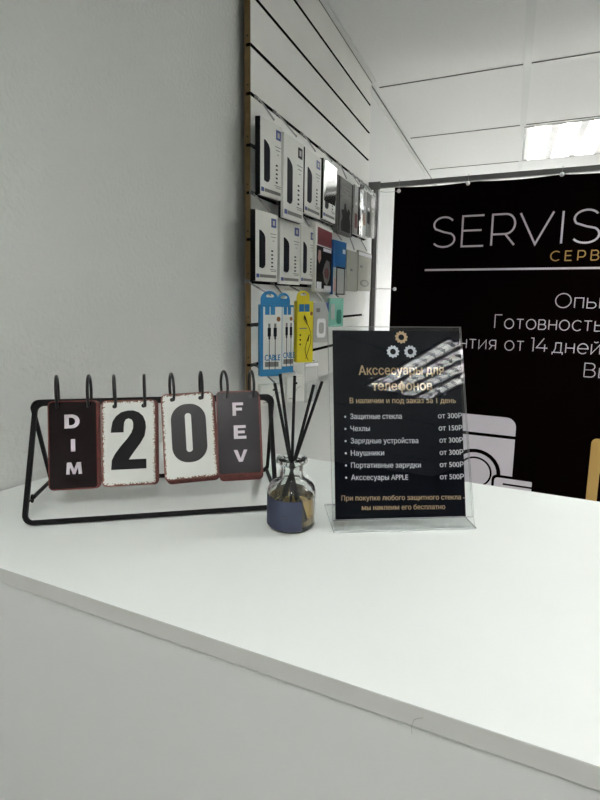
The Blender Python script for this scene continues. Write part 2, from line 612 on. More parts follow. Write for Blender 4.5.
# ================================================================== COUNTER
ctr = empty('reception_counter', (0, 0.53, FLOOR))
tag(ctr, 'long white laminate reception counter running along the foreground', 'counter')
XC = Matrix.Translation((0, -0.53, -FLOOR))
pts = [(-0.637, 0.303), (3.0, 0.303), (3.0, 0.753), (-0.581, 0.753), (-0.637, 0.42)]
g = G(XC)
a = [g.v((x, y, 0)) for x, y in pts]; b = [g.v((x, y, -0.0165)) for x, y in pts]
g.face(a, 0); g.face(b[::-1], 0)
for i in range(len(pts)):
    g.face([a[i], b[i], b[(i + 1) % 5], a[(i + 1) % 5]], 1)
g.obj('worktop', [M['top'], M['edge']], ctr, bevel=0.0008)
G(XC).box(-0.637, 3.0, 0.3065, 0.3215, FLOOR, -0.0185).obj('front_panel', M['body'], ctr)
G(XC).box(-0.58, 2.99, 0.3215, 0.74, FLOOR, -0.0175).obj('cabinet_body', M['body'], ctr)

# hair stuck to the counter's front edge
p0 = on_y((412, 734), 0.3025); p1 = on_y((411.5, 726), 0.3015); p2 = on_y((414, 720), 0.3015); p3 = on_y((423, 718), 0.3025)
e = G()
e.tube([p0, p0.lerp(p1, .5), p1, p2, p2.lerp(p3, .5) + Vector((0, 0, .0006)), p3], 0.00011, 5)
tag(e.obj('hair', M['greyp']), 'short curled dark hair stuck on the front edge of the counter', 'hair')

# ================================================================== SLATWALL
SX = -0.605
SB = -0.622
GZ = [1.086, .974, .863, .755, .638, .527, .415, .311, .202, .098, -.010]
sw = empty('slatwall_panel', (SX, 1.112, 0))
tag(sw, 'white slatted display panel with dark grooves on left wall', 'display panel')
XS = Matrix.Translation((-SX, -1.112, 0))
Y0, Y1 = 1.112, 2.183
g = G(XS)
zz = [CEIL - 0.012] + GZ
for zt, zb in zip(zz, zz[1:]):
    zt2 = zt - (0.0045 if zt != zz[0] else 0)
    g.box(SX - 0.012, SX, Y0, Y1, zb + 0.0045, zt2)
sl_o = g.obj('slats', [M['slat'], M['groove']], sw)
for p in sl_o.data.polygons:
    if abs(p.normal.z) > .9: p.material_index = 1      # raw dark groove lips
G(XS).box(SB + .0006, SX - 0.012, Y0 + .001, Y1, GZ[-1] + 0.0045, CEIL - 0.012).obj('grooved_backing', M['groove'], sw)
g = G(XS)
g.box(SB + 0.0005, SX - 0.0008, Y0 - 0.0012, Y0 - 0.00005, GZ[-1] + .0045, CEIL - 0.012)
g.obj('raw_edge', M['mdf'], sw)
for z in GZ[1:10]:
    G(XS).box(SX - 0.012, SX - 0.0007, Y0 - 0.002, Y0 - 0.0011, z - 0.0035, z + 0.0035).obj('groove_end', M['groove'], sw)
for z in GZ[1:10]:
    gg = G(XS @ Matrix.Translation((SX - 0.008, Y0 - 0.0011, z + 0.02)) @ Matrix.Rotation(PI / 2, 4, 'X'))
    gg.lathe([(0, 0.001), (0.0022, 0.001), (0.0022, -0.0005)], 10)
    gg.obj('screw', M['ring'], sw)
for yb in (1.45, 2.1):
    G(XS).box(WX + .001, SB + .0004, yb, yb + .04, 0.05, CEIL - .012).obj('batten', M['mdf'], sw)


# ---- hooks
def hook(tip, group='wire hooks in the display panel', label=None):
    """wire peg from the groove above to the tip point"""
    t = Vector(tip)
    zg = min([z for z in GZ if z > t.z - 0.005], key=lambda z: abs(z - t.z - 0.04), default=t.z + .03)
    e = empty('display_hook', (SX, t.y, zg))
    tag(e, label, 'hook', group)
    X = Matrix.Translation((-SX, -t.y, -zg))
    out = t.x - SX
    P = [(SX - .006, t.y, zg), (SX + .004, t.y, zg - .001), (SX + .010, t.y, zg - .006)]
    for k in range(1, 7):
        f = k / 6
        P.append((SX + .010 + (out + .004) * f, t.y, zg - .006 + (t.z - zg + .006) * f))
    P.append((t.x + .012, t.y, t.z + .003))
    G(X).tube(P, 0.0022, 7).obj('wire', M['chrome'], e, True)
    G(X).box(SX - .002, SX + .0012, t.y - .009, t.y + .009, zg - .004, zg + .005).obj('clip', M['greyp'], e)
    return e


# ---- hanging packages
def pack(name, label, cat, group, off, yaw, L, R, top, bot, th, body, tabz=None, hole=True, hooklabel='hook', curve=False, with_hook=True):
    """carton hanging by the panel. L/R: left and right edge, top/bot at the left edge (photo frame); off: clear of the slats"""
    P = on_x((L, bot), SX + off)
    d = Vector((math.sin(yaw), math.cos(yaw), 0)); N = Vector((math.cos(yaw), -math.sin(yaw), 0))
    T = on_plane((L, top), P, N)
    Q = on_plane((R, bot), P, N)
    w = (Q - P).dot(d); h = T.z - P.z
    e = empty(name, P, math.atan2(d.y, d.x))
    tag(e, label, cat, group)
    G().box(0, w, 0, th, 0, h).obj('carton', body, e, bevel=0.0008)
    e['w'] = w
    # hook tip sits behind the top middle
    if with_hook:
        tip = P + d * (w * .5) + Vector((0, 0, h)) - N * (th * .5)
        hook((max(SX + .02, tip.x - .004), tip.y, tip.z + .004 + (tabz or 0)), label=hooklabel)
    return e, w, h


def poly(e, name, pts, w, h, m, lift=.0006):
    G().prism([(x * w, z * h) for x, z in pts], -lift, 0.0).obj(name, m, e)


def rect(e, name, x0, x1, z0, z1, w, h, m, lift=.0006):
    poly(e, name, [(x0, z0), (x1, z0), (x1, z1), (x0, z1)], w, h, m, lift)


def protector(label, off, yaw, L, R, top, bot, th=.008, badge=True, film=False, hl='', dark=True):
    e, w, h = pack('screen_protector_box', label, 'boxed phone accessory', 'white phone accessory cartons on the panel', off, yaw, L, R, top, bot, th, M['boxw'], hooklabel=hl)
    if dark:      # black spine on the near side
        G().box(-.0007, .0006, -.0002, th, 0, h).obj('spine', M['boxk'], e)
    # dark backing of the carton, seen on its edge
    G().box(-.0006, w, th, th + .006, -.001, h + .001).obj('back_card', M['boxk'], e)
    P = [(.17, .2), (.17, .73), (.22, .73), (.30, .71), (.38, .68), (.42, .645), (.43, .60), (.43, .24), (.38, .2), (.3, .185)]
    poly(e, 'phone_picture', P, w, h, M['phone'])
    rect(e, 'badge', .70, .92, .80, .93, w, h, M['badge'] if badge else M['boxk'])
    rect(e, 'badge', .76, .86, .83, .90, w, h, M['greyl'], .0009)
    g = G()
    for k in range(5):
        z = .215 + k * .057
        g.prism([(.70 * w, z * h), (.78 * w, z * h), (.78 * w, (z + .022) * h), (.70 * w, (z + .022) * h)], -.0006, 0)
    g.obj('icon_column', M['phone'], e)
    for z, x0, x1 in ((.70, .66, .93), (.655, .70, .90), (.60, .76, .84), (.175, .64, .94), (.15, .70, .92)):
        G().box(x0 * w, x1 * w, -.0006, 0, z * h, (z + .009) * h).obj('small_print', M['greyp'], e)
    rect(e, 'label_strip', .20, .92, .055, .10, w, h, M['greyp'])
    rect(e, 'label_strip', .05, .17, .05, .105, w, h, M['badge'])
    if film:
        g = G()
        pts = [(0.02 * w + .95 * w * i / 8, 0.3 * h + .68 * h * j / 8) for j in range(9) for i in range(9)]
        vv = [g.v((x, -.003 - .003 * math.sin(x * 220 + z * 90) * math.sin(z * 60), z)) for x, z in pts]
        for j in range(8):
            for i in range(8):
                g.face([vv[j * 9 + i], vv[j * 9 + i + 1], vv[j * 9 + i + 10], vv[j * 9 + i + 9]])
        g.obj('plastic_wrap', M['film'], e, True)
    return e


R_ = math.radians
protector('white phone carton at the top row, nearest the raw panel edge', .035, R_(8), 260, 282, 115.5, 194, hl='wire hook holding the first top-row carton')
protector('white phone carton in the top row, hanging lowest and second from panel edge', .055, R_(2), 283.3, 303, 131, 217, badge=False, hl='wire hook holding the low-hung second top-row carton', dark=False)
protector('white phone carton in the top row, third from panel edge', .038, 0, 304, 320.5, 146, 212.5, hl='wire hook holding the third top-row carton')
protector('white phone carton in shiny wrap, fourth in the top row', .038, 0, 322.5, 335.3, 157, 218, badge=False, film=True, hl='wire hook holding the shiny wrapped carton')
protector('white phone carton in the second row, nearest the raw panel edge', .035, R_(8), 255.2, 277.5, 209, 280.7, hl='wire hook holding the first second-row carton')
protector('white phone carton in the middle of three in the second row', .035, R_(4), 279.9, 299.8, 218.5, 283.7, hl='wire hook holding the middle second-row carton', dark=False)
protector('white phone carton in the second row, beside the red and black one', .033, 0, 300.4, 313.8, 224.5, 283.7, hl='wire hook holding the third second-row carton', dark=False)

# charcoal picture carton
e, w, h = pack('picture_carton', 'charcoal carton with grey figure picture in the top row', 'boxed phone accessory', None, .035, 0, 337.5, 352.3, 173.5, 231.5, .02, M['boxg'], hooklabel='wire hook holding the charcoal picture carton')
rect(e, 'border', .03, .10, .02, .98, w, h, M['boxk']); rect(e, 'border', .90, .97, .02, .98, w, h, M['boxk'])
poly(e, 'figure_picture', [(.2, .05), (.8, .05), (.85, .2), (.75, .35), (.8, .45), (.68, .5), (.6, .42), (.52, .5), (.5, .58), (.4, .55), (.38, .45), (.22, .42), (.3, .3), (.2, .2)], w, h, M['boxk'])
for z, a_, b_ in ((.84, .25, .8), (.78, .3, .75), (.70, .2, .85), (.66, .3, .8)):
    G().box(a_ * w, b_ * w, -.0006, 0, z * h, (z + .02) * h).obj('small_print', M['greyp'], e)
# narrow pouches at the far end of the top row
cols = [('greyl', 'boxr', 'pale pouch with a red spot, next to the charcoal carton in the top row'),
        ('boxk', 'greyl', 'thin black pouch in the top row near its far end'),
        ('greyl', 'brown', 'pale pouch with a brown print near the far end of the top row'),
        ('greyp', 'phone', 'grey pouch with a dark print near the far end of the top row'),
        ('beige', 'greyl', 'beige pouch, last in the top row by the metal post')]
for k, (c1, c2, lb) in enumerate(cols):
    L = 353.8 + 4.1 * k
    e, w, h = pack('accessory_pouch', lb, 'accessory pouch', 'pouches at the far end of the top row', .035, R_(-2), L, L + 3.6, 183 + 2.6 * k, 233 + 1.0 * k, .006, M[c1], hooklabel='wire hook holding the ' + lb.split(',')[0].split(' in the')[0].split(' near the')[0].replace('pale pouch with a brown', 'far pouch with a brown'))
    rect(e, 'print', .15, .8, .12 + .06 * k, .42 + .05 * k, w, h, M[c2])
    rect(e, 'print', .25, .7, .6, .66, w, h, M['white'])
    g = G()
    z0 = h * .93
    vv = []
    for j in range(7):
        for i in range(5):
            vv.append(g.v((-.002 + (w + .004) * i / 4, -.004 - .002 * math.sin(i * 2.1 + j * 1.7 + k), -0.004 + (h + .02) * j / 6)))
    for j in range(6):
        for i in range(4):
            g.face([vv[j * 5 + i], vv[j * 5 + i + 1], vv[j * 5 + i + 6], vv[j * 5 + i + 5]])
    if k in (1, 4):
        g.obj('plastic_bag', M['film'], e, True)

# red and black carton
e, w, h = pack('red_black_carton', 'red and black carton with white border in the second row', 'boxed phone accessory', None, .042, R_(-3), 314.8, 331.8, 221.5, 291.5, .012, M['boxw'], hooklabel='wire hook holding the red and black carton')
rect(e, 'red_panel', .10, .93, .70, .95, w, h, M['boxr'])
rect(e, 'black_panel', .06, .93, .05, .68, w, h, M['boxk'])
for nm, P, mm in (('picture', [(.4, .3), (.5, .42), (.62, .5), (.8, .48), (.86, .34), (.8, .2), (.66, .1), (.5, .16)], 'greyp'),
                  ('picture', [(.5, .3), (.55, .36), (.7, .38), (.78, .3), (.7, .2), (.56, .22)], 'boxr'),
                  ('picture', [(.12, .5), (.16, .62), (.28, .62), (.3, .5), (.2, .42)], 'skin')):
    poly(e, nm, P, w, h, M[mm], .0009 if mm != 'boxr' else .0012)
rect(e, 'white_tag', .08, .34, .05, .15, w, h, M['white'], .001)
rect(e, 'white_tag', .5, .92, .03, .10, w, h, M['white'], .001)
rect(e, 'white_tag', .42, .90, .62, .67, w, h, M['white'], .001)

# blue phone-picture carton
e, w, h = pack('blue_phone_carton', 'blue to grey carton with an upright phone picture in the second row', 'boxed phone accessory', None, .04, R_(4), 332.6, 345.3, 239, 294.5, .012, M['boxb2'], hooklabel='wire hook holding the blue phone-picture carton')
rect(e, 'grey_panel', .0, 1, .0, .50, w, h, M['greyl'])
rect(e, 'phone_picture', .22, .9, .0, .52, w, h, M['boxk'], .001)
rect(e, 'phone_screen', .29, .83, .02, .49, w, h, M['greyl'], .0014)
rect(e, 'white_tag', .7, .9, .78, .86, w, h, M['white'], .001)
rect(e, 'tan_strip', .05, .18, .06, .3, w, h, M['skin'], .001)
# beige boxes with a clear pouch
e, w, h = pack('beige_carton', 'beige carton in a clear pouch, beside the blue phone-picture carton', 'boxed phone accessory', 'beige cartons at the far end of the second row', .03, 0, 346.2, 357.2, 249, 291, .01, M['beige'], hooklabel='wire hook holding the nearer beige carton')
rect(e, 'print', .3, .5, .5, .56, w, h, M['greyp'])
e, w, h = pack('beige_carton', 'beige carton at far end of the second row with an oval print', 'boxed phone accessory', 'beige cartons at the far end of the second row', .034, 0, 357.8, 370.4, 249.5, 290.5, .01, M['beige'], hooklabel='wire hook holding the farther beige carton')
e2 = G()
e2.ringp([(w * (.5 + .34 * math.cos(t * PI / 8)), h * (.2 + .09 * math.sin(t * PI / 8))) for t in range(16)],
         [(w * (.5 + .25 * math.cos(t * PI / 8)), h * (.2 + .06 * math.sin(t * PI / 8))) for t in range(16)], -.0008, 0)
e2.obj('oval_print', M['greyp'], e)
rect(e, 'print', .12, .3, .58, .64, w, h, M['greyp'])
rect(e, 'top_strip', .0, 1, .88, .96, w, h, M['white'])


# cable boxes with a rounded hanging tab
def cable_box(label, L, R, top, bot, tabtop, yaw, off, body, th, kind, hl, group):
    e, w, h = pack('cable_box', label, 'boxed cable', group, off, yaw, L, R, top, bot, th, body, with_hook=False)
    ht = (top - tabtop) / (bot - top) * h
    P = [(.07 * w, 0)] + [(w * (.47 - .40 * math.cos(t * PI / 12)), ht * (.35 + .65 * math.sin(t * PI / 12))) for t in range(13)] + [(.87 * w, 0)]
    g = G(Matrix.Translation((0, th * .6, h)))
    # tab with a slot: two halves round the hole
    hr = .007
    cz = ht * .62
    n = len(P)
    Hn = []
    for (x, z) in P:
        a_ = math.atan2(z - cz, x - w / 2)
        Hn.append((w / 2 + hr * 1.5 * math.cos(a_), cz + hr * .7 * math.sin(a_)))
    g.ringp(P, Hn, -.0005, .0005)
    g.obj('hanging_tab', body, e)
    Pw = e.matrix_basis @ Vector((w / 2, th * .6, h + cz))
    hook((Pw.x - .012, Pw.y, Pw.z + .002), label=hl)
    return e, w, h


def cable(e, pts, w, h, r=.0009, m='phone', name='cable_picture'):
    g = G()
    g.stroke([(x * w, z * h) for x, z in pts], r * 2, -.0012)
    g.obj(name, M[m], e, normals=False)


bp = [(.06, .0), (.94, .0)]


def blue_front(e, w, h, x0):
    rect(e, 'white_panel', x0, .97, .10, .97, w, h, M['boxw'])
    rect(e, 'brand_square', x0 + .08, x0 + .28, .86, .97, w, h, M['boxb'], .001)
    rect(e, 'brand_square', x0 + .33, x0 + .53, .86, .97, w, h, M['boxb'], .001)
    g = G()
    g.prism([(w * (.82 + .09 * math.cos(t * PI / 8)), h * .80 + w * .11 * math.sin(t * PI / 8)) for t in range(16)], -.001, 0)
    g.obj('round_seal', M['brown'], e)
    for cx in (x0 + .27, x0 + .54):
        rect(e, 'plug_picture', cx - .075, cx + .075, .56, .68, w, h, M['phone'], .001)
        rect(e, 'plug_picture', cx - .04, cx + .04, .52, .56, w, h, M['phone'], .001)
        rect(e, 'plug_tip_picture', cx - .05, cx + .05, .68, .74, w, h, M['greyp'], .001)
        cable(e, [(cx, .53), (cx, .10)], w, h)
    text('lettering', 'CABLE', w * (x0 + .06), h * .225, w * .72, h * .085, M['boxb'], e, y=-.0014, bold=.03)
    rect(e, 'label_bar', x0 + .08, x0 + .70, .135, .205, w, h, M['greyp'], .0011)


e, w, h = cable_box('sky blue cable box, nearer of the two, under the white cartons', 260.3, 282, 304.5, 376.7, 291, R_(48), .05, M['boxb'], .022, 0, 'wire hook holding the nearer sky blue cable box', 'sky blue cable boxes')
blue_front(e, w, h, .13)
e, w, h = cable_box('sky blue cable box partly behind its twin, beside the yellow one', 277.3, 293.3, 305, 373.5, 293, R_(38), .03, M['boxb'], .02, 1, 'wire hook holding the farther sky blue cable box', 'sky blue cable boxes')
blue_front(e, w, h, .28)
e, w, h = cable_box('bright yellow cable box with a looping cable picture', 296.6, 312.6, 301, 362.8, 290.5, R_(42), .045, M['boxy'], .022, 2, 'wire hook holding the yellow cable box', None)
rect(e, 'brand_square', .12, .42, .83, .95, w, h, M['boxb'], .001)
rect(e, 'brand_square', .46, .74, .83, .95, w, h, M['boxb'], .001)
G().prism([(w * (.87 + .085 * math.cos(t * PI / 8)), h * .80 + w * .11 * math.sin(t * PI / 8)) for t in range(16)], -.001, 0).obj('round_seal', M['brown'], e)
cable(e, [(.38, .72), (.52, .66), (.68, .60), (.80, .52), (.86, .42), (.82, .30), (.68, .18), (.55, .06)], w, h, .0008)
cable(e, [(.70, .42), (.60, .34), (.50, .22), (.56, .12), (.72, .03)], w, h, .0008)
poly(e, 'plug_picture', [(.40, .74), (.56, .67), (.66, .62), (.60, .68), (.52, .74), (.46, .78)], w, h, M['phone'], .001)
poly(e, 'plug_picture', [(.62, .36), (.74, .46), (.78, .45), (.70, .34)], w, h, M['phone'], .001)
g = G()
for k in range(3):
    z = .30 + .075 * k
    g.prism([(w * (.2 + .045 * math.cos(t * PI / 5)), h * z + w * .06 * math.sin(t * PI / 5)) for t in range(10)], -.001, 0)
g.obj('icon_column', M['phone'], e)
rect(e, 'small_print', .15, .60, .55, .57, w, h, M['greyp'], .001)

# charger and mint packs
e, w, h = pack('charger_pack', 'pale grey charger pack between the yellow box and the mint box', 'boxed phone accessory', None, .03, R_(35), 313.6, 328, 302.5, 342.5, .014, M['greyl'], hooklabel='wire hook holding the pale grey charger pack')
poly(e, 'charger_picture', rrect(.2, .8, .12, .6, .1), w, h, M['white'], .001)
poly(e, 'charger_picture', rrect(.32, .68, .22, .5, .1), w, h, M['greyl'], .0014)
rect(e, 'print', .15, .4, .76, .86, w, h, M['greyp'])
poly(e, 'corner_flash', [(.78, 1), (1, 1), (1, .75)], w, h, M['badge'])
e, w, h = pack('mint_box', 'mint green accessory box beside the grey charger pack', 'boxed phone accessory', None, .03, R_(25), 329.3, 343, 298, 327, .012, M['mint'], hooklabel='wire hook holding the mint green box')
poly(e, 'picture', rrect(.5, .85, .1, .6, .12), w, h, M['mintd'], .001)
poly(e, 'picture', rrect(.1, .35, .25, .8, .1), w, h, M['greyl'], .001)

# bottom row: three white packs
for lb, L, R, T, Bt, yw, m_ in (('white box in the bottom row, partly hidden by the calendar', 260.5, 284.5, 385.5, 406, 40, 'boxw'),
                               ('white box in the bottom row, directly under the yellow box', 287, 303.5, 377.5, 402.5, 35, 'boxw')):
    e, w, h = pack('white_box', lb, 'boxed phone accessory', 'white boxes in the bottom row', .035, R_(yw), L, R, T, Bt, .02, M[m_], hooklabel='wire hook above the bottom-row ' + ('box hidden by the calendar' if L < 270 else 'box under the yellow one'))
    cable(e, [(.45, .35), (.6, .55), (.85, .62)], w, h, .0005, 'greyp', 'line_drawing')
    rect(e, 'print', .5, .6, .7, .78, w, h, M['phone'], .001)
    rect(e, 'print', .1, .5, .12, .17, w, h, M['greyl'], .001)
e, w, h = pack('clear_bag', 'clear plastic bag in the bottom row beneath the grey charger', 'accessory pouch', None, .03, R_(30), 304.8, 317.5, 363, 402.5, .004, M['plastic'], hooklabel='wire hook holding the clear plastic bag')
rect(e, 'header_strip', 0, 1, .9, .98, w, h, M['white'])
rect(e, 'insert_card', .15, .8, .1, .5, w, h, M['greyl'])

# empty pegs whose stubs show by the raw edge
for z, lb in ((.638, 'beside the first top-row carton'), (.527, 'between the two rows of white cartons'), (.415, 'beside the first second-row carton'),
              (.202, 'beside the blue cable box'), (.098, 'just above the calendar rings')):
    e = empty('panel_peg', (SX, Y0 + .004, z))
    tag(e, 'short dark peg stub at the raw panel edge, ' + lb, 'peg', 'dark peg stubs at the panel edge')
    G().tube([(-.008, 0, 0), (.012, 0.004, -.001)], .0028, 8).obj('stub', M['ring'], e, True)
    G().lathe([(0, .0145), (.004, .0145), (.004, .011), (0, .011)], 8).obj('cap', M['ring'], e).matrix_local = Matrix.Rotation(PI / 2, 4, 'Y')

# ================================================================== BANNER ON ITS RAIL
YR = 2.222
rail = empty('banner_frame', (-0.58, YR, FLOOR))
tag(rail, 'grey aluminium rail and post that carry the black banner', 'frame')
XR = Matrix.Translation((0.58, -YR, -FLOOR))
G(XR).box(-0.628, 1.9, YR, YR + 0.02, 0.757, 0.779).obj('top_rail', M['alu'], rail, bevel=.002)
G(XR).box(-0.594, -0.569, YR, YR + 0.02, FLOOR, 0.757).box(-.589, -.585, YR - .001, YR, FLOOR, .757, 1).obj('post', [M['alu'], M['gapd']], rail, bevel=.001)
G(XR).box(-0.632, -0.560, YR - .008, YR, 0.750, 0.784).obj('bracket', M['alu'], rail, bevel=.003)
G(XR).box(1.85, 1.875, YR, YR + 0.02, FLOOR, 0.757).obj('post', M['alu'], rail)

ban = empty('shop_banner', (-0.497, YR, -0.9))
tag(ban, 'large black vinyl banner with white and gold Cyrillic lettering', 'banner')
BX = -0.497
XB = Matrix.Translation((-BX, -YR, .9))
g = G(XB)
nx, nz = 60, 40
vv = []
for j in range(nz + 1):
    for i in range(nx + 1):
        x = BX + (2.3) * i / nx; z = -0.9 + (0.9 + 0.7535) * j / nz
        y = YR - .003 + (.0 if x > -0.4 else 0)
        if j == nz:
            ph = ((x + .48) % .31) / .31
            z -= .006 * math.sin(PI * ph)
        vv.append((x, y, z))
A = [g.v(p) for p in vv]; Bk = [g.v((p[0], p[1] + .0012, p[2])) for p in vv]
W1 = nx + 1
for j in range(nz):
    for i in range(nx):
        q = [j * W1 + i, j * W1 + i + 1, (j + 1) * W1 + i + 1, (j + 1) * W1 + i]
        g.face([A[k] for k in q]); g.face([Bk[k] for k in q[::-1]])
for i in range(nx):
    for r0 in (0, nz * W1):
        g.face([A[r0 + i], Bk[r0 + i], Bk[r0 + i + 1], A[r0 + i + 1]])
for j in range(nz):
    for c0 in (0, nx):
        a0, a1 = j * W1 + c0, (j + 1) * W1 + c0
        g.face([A[a0], A[a1], Bk[a1], Bk[a0]])
g.obj('vinyl_sheet', M['banner'], ban)
YP = YR - .0036


def arc(cx, cy, rx, ry, a0, a1, n=14):
    return [(cx + rx * math.cos(math.radians(a0 + (a1 - a0) * k / n)), cy + ry * math.sin(math.radians(a0 + (a1 - a0) * k / n))) for k in range(n + 1)]


def bowl(w, z0, z1, r):   # D-shaped bowl from the stem at x=0
    return [(0, z1), (w - r, z1)] + arc(w - r, (z0 + z1) / 2, r, (z1 - z0) / 2, 90, -90, 12) + [(0, z0)]


x_ = .70
GL = {  # stroke glyphs: advance, list of (points, closed)
    'S': (.75, [(arc(.37, .75, .31, .25, 30, 90, 5) + arc(.37, .75, .33, .25, 95, 215, 8) + [(.37, .50)] + arc(.39, .25, .33, .25, 50, -90, 10) + arc(.37, .25, .36, .25, -95, -150, 5), 0)]),
    'E': (.72, [([(.66, 1), (0, 1), (0, 0), (.68, 0)], 0), ([(0, .52), (.6, .52)], 0)]),
    'R': (.75, [([(0, 0), (0, 1), (.42, 1)] + arc(.42, .68, .29, .32, 90, -90, 12) + [(0, .36)], 0), ([(.42, .36), (.72, 0)], 0)]),
    'V': (.84, [([(0, 1), (.42, 0), (.84, 1)], 0)]),
    'I': (.0, [([(0, 0), (0, 1)], 0)]),
    'О': (1.02, [(arc(.51, .5, .51, .5, 0, 360, 28)[:-1], 1)]),
    'С': (.86, [(arc(.5, .5, .5, .5, 48, 312, 22), 0)]),
    'Е': (.64, [([(.6, 1), (0, 1), (0, 0), (.62, 0)], 0), ([(0, .52), (.55, .52)], 0)]),
    'Р': (.68, [([(0, 0), (0, 1), (.4, 1)] + arc(.4, .67, .28, .33, 90, -90, 12) + [(0, .34)], 0)]),
    'В': (.70, [([(0, 0), (0, 1), (.4, 1)] + arc(.4, .76, .24, .24, 90, -90, 10) + [(0, .52), (.42, .52)] + arc(.42, .26, .27, .26, 90, -90, 10) + [(0, 0)], 0)]),
    'И': (.78, [([(0, 1), (0, 0), (.78, 1), (.78, 0)], 0)]),
    'Г': (.58, [([(0, 0), (0, 1), (.58, 1)], 0)]),
    'о': (.74, [(arc(.37, .35, .37, .36, 0, 360, 24)[:-1], 1)]),
    'п': (.56, [([(0, 0), (0, x_), (.56, x_), (.56, 0)], 0)]),
    'ы': (.80, [([(0, x_), (0, 0), (.34, 0)] + arc(.34, .2, .22, .2, -90, 90, 10) + [(0, .4)], 0), ([(.80, 0), (.80, x_)], 0)]),
    'ь': (.56, [([(0, x_), (0, 0), (.34, 0)] + arc(.34, .2, .22, .2, -90, 90, 10) + [(0, .4)], 0)]),
    'т': (.56, [([(0, x_), (.56, x_)], 0), ([(.28, x_), (.28, 0)], 0)]),
    'в': (.56, [([(0, 0), (0, x_), (.32, x_)] + arc(.32, .53, .18, .17, 90, -90, 8) + [(0, .36), (.36, .36)] + arc(.36, .18, .20, .18, 90, -90, 8) + [(0, 0)], 0)]),
    'н': (.58, [([(0, 0), (0, x_)], 0), ([(.58, 0), (.58, x_)], 0), ([(0, .36), (.58, .36)], 0)]),
    'с': (.62, [(arc(.37, .35, .37, .36, 45, 315, 18), 0)]),
    'и': (.58, [([(0, x_), (0, 0), (.58, x_), (.58, 0)], 0)]),
    'й': (.58, [([(0, x_), (0, 0), (.58, x_), (.58, 0)], 0), (arc(.29, .92, .14, .10, 200, 340, 8), 0)]),
    'я': (.54, [([(.54, 0), (.54, x_), (.24, x_)] + arc(.24, .5, .2, .2, 90, 270, 10) + [(.54, .3)], 0), ([(.28, .3), (.04, 0)], 0)]),
    'а': (.56, [(arc(.27, .21, .27, .21, 0, 360, 16)[:-1], 1), ([(.56, 0), (.56, .44)] + arc(.30, .44, .26, .26, 0, 150, 8), 0)]),
    'р': (.70, [([(0, -.28), (0, x_)], 0), (arc(.35, .35, .35, .36, 0, 360, 20)[:-1], 1)]),
    'д': (.70, [([(.0, -.16), (.0, .0), (.72, .0), (.72, -.16)], 0), ([(.10, 0), (.2, .3), (.22, x_), (.6, x_), (.6, 0)], 0)]),
    'е': (.70, [([(.02, .35), (.70, .35)] + arc(.36, .35, .35, .36, 0, 315, 20), 0)]),
    'л': (.56, [([(0, 0), (.12, .1), (.16, x_), (.56, x_), (.56, 0)], 0)]),
    '1': (.22, [([(0, 1), (.20, 1), (.20, 0)], 0)]),
    '4': (.78, [([(.50, 1), (0, .28), (.78, .28)], 0), ([(.58, .55), (.58, 0)], 0)]),
}


def line(name, s, x, z, cap, end=None, gap=.22, sw=.064, m='bwhite', space=.42):
    adv = sum(GL[c][0] if c != ' ' else space for c in s) + gap * (len(s) - 1)
    k = cap
    kx = (end - x) / adv if end else cap
    for_s = G(XB)
    cx = 0
    for ch in s:
        if ch == ' ':
            cx += space + gap; continue
        a_, st = GL[ch]
        for P, cl in st:
            for_s.stroke([(x + (cx + p[0]) * kx, z + p[1] * k) for p in P], sw * k, YP, bool(cl))
        cx += a_ + gap
    for_s.obj(name, M[m], ban, normals=False)


for ch, xa, xb in (('S', -.3265, -.2319), ('E', -.2059, -.1153), ('R', -.0902, -.0005), ('V', .013, .131), ('S', .1985, .2940)):
    line('headline_lettering', ch, xa, .4945, .1225, xb, sw=.060)
line('headline_lettering', 'I', .1640, .4945, .1225, sw=.060)
line('gold_lettering', 'СЕРВИС', .1322, .4290, .0360, gap=.556, sw=.115, m='bgold')
G(XB).box(-.352, 1.0, YP, YR - .003, .3950, .4030).obj('rule_line', M['bwhite'], ban)
line('lettering', 'Опыт', .1632, .2465, .0550, end=.358, gap=.25)
line('lettering', 'Готовность', -.0548, .1580, .0550, end=.332, gap=.24)
line('lettering', 'Гарантия', -.352, .0680, .0550, end=-.046, gap=.24)
line('lettering', 'от', -.010, .0680, .0550, end=.061, gap=.24)
line('lettering', '14', .0865, .0680, .0540, end=.1485, gap=.20)
line('lettering', 'дней', .1667, .0680, .0550, end=.331, gap=.24)
line('lettering', 'Вы', .2855, -.0230, .0540, gap=.24)
# washing machine picture
k_ = Matrix.Translation((0, 0, 0))
cxw, czw = -0.0945, -0.475


def clip_round(x0, x1, z0, z1, rtl, rtr, n=6):
    P = [(x0, z0), (x1, z0)]
    P += [(x1 - rtr + rtr * math.cos(math.radians(a)), z1 - rtr + rtr * math.sin(math.radians(a))) for a in [90 * k / n for k in range(n + 1)]] if rtr else [(x1, z1)]
    P += [(x0 + rtl + rtl * math.cos(math.radians(a)), z1 - rtl + rtl * math.sin(math.radians(a))) for a in [90 + 90 * k / n for k in range(n + 1)]] if rtl else [(x0, z1)]
    return P


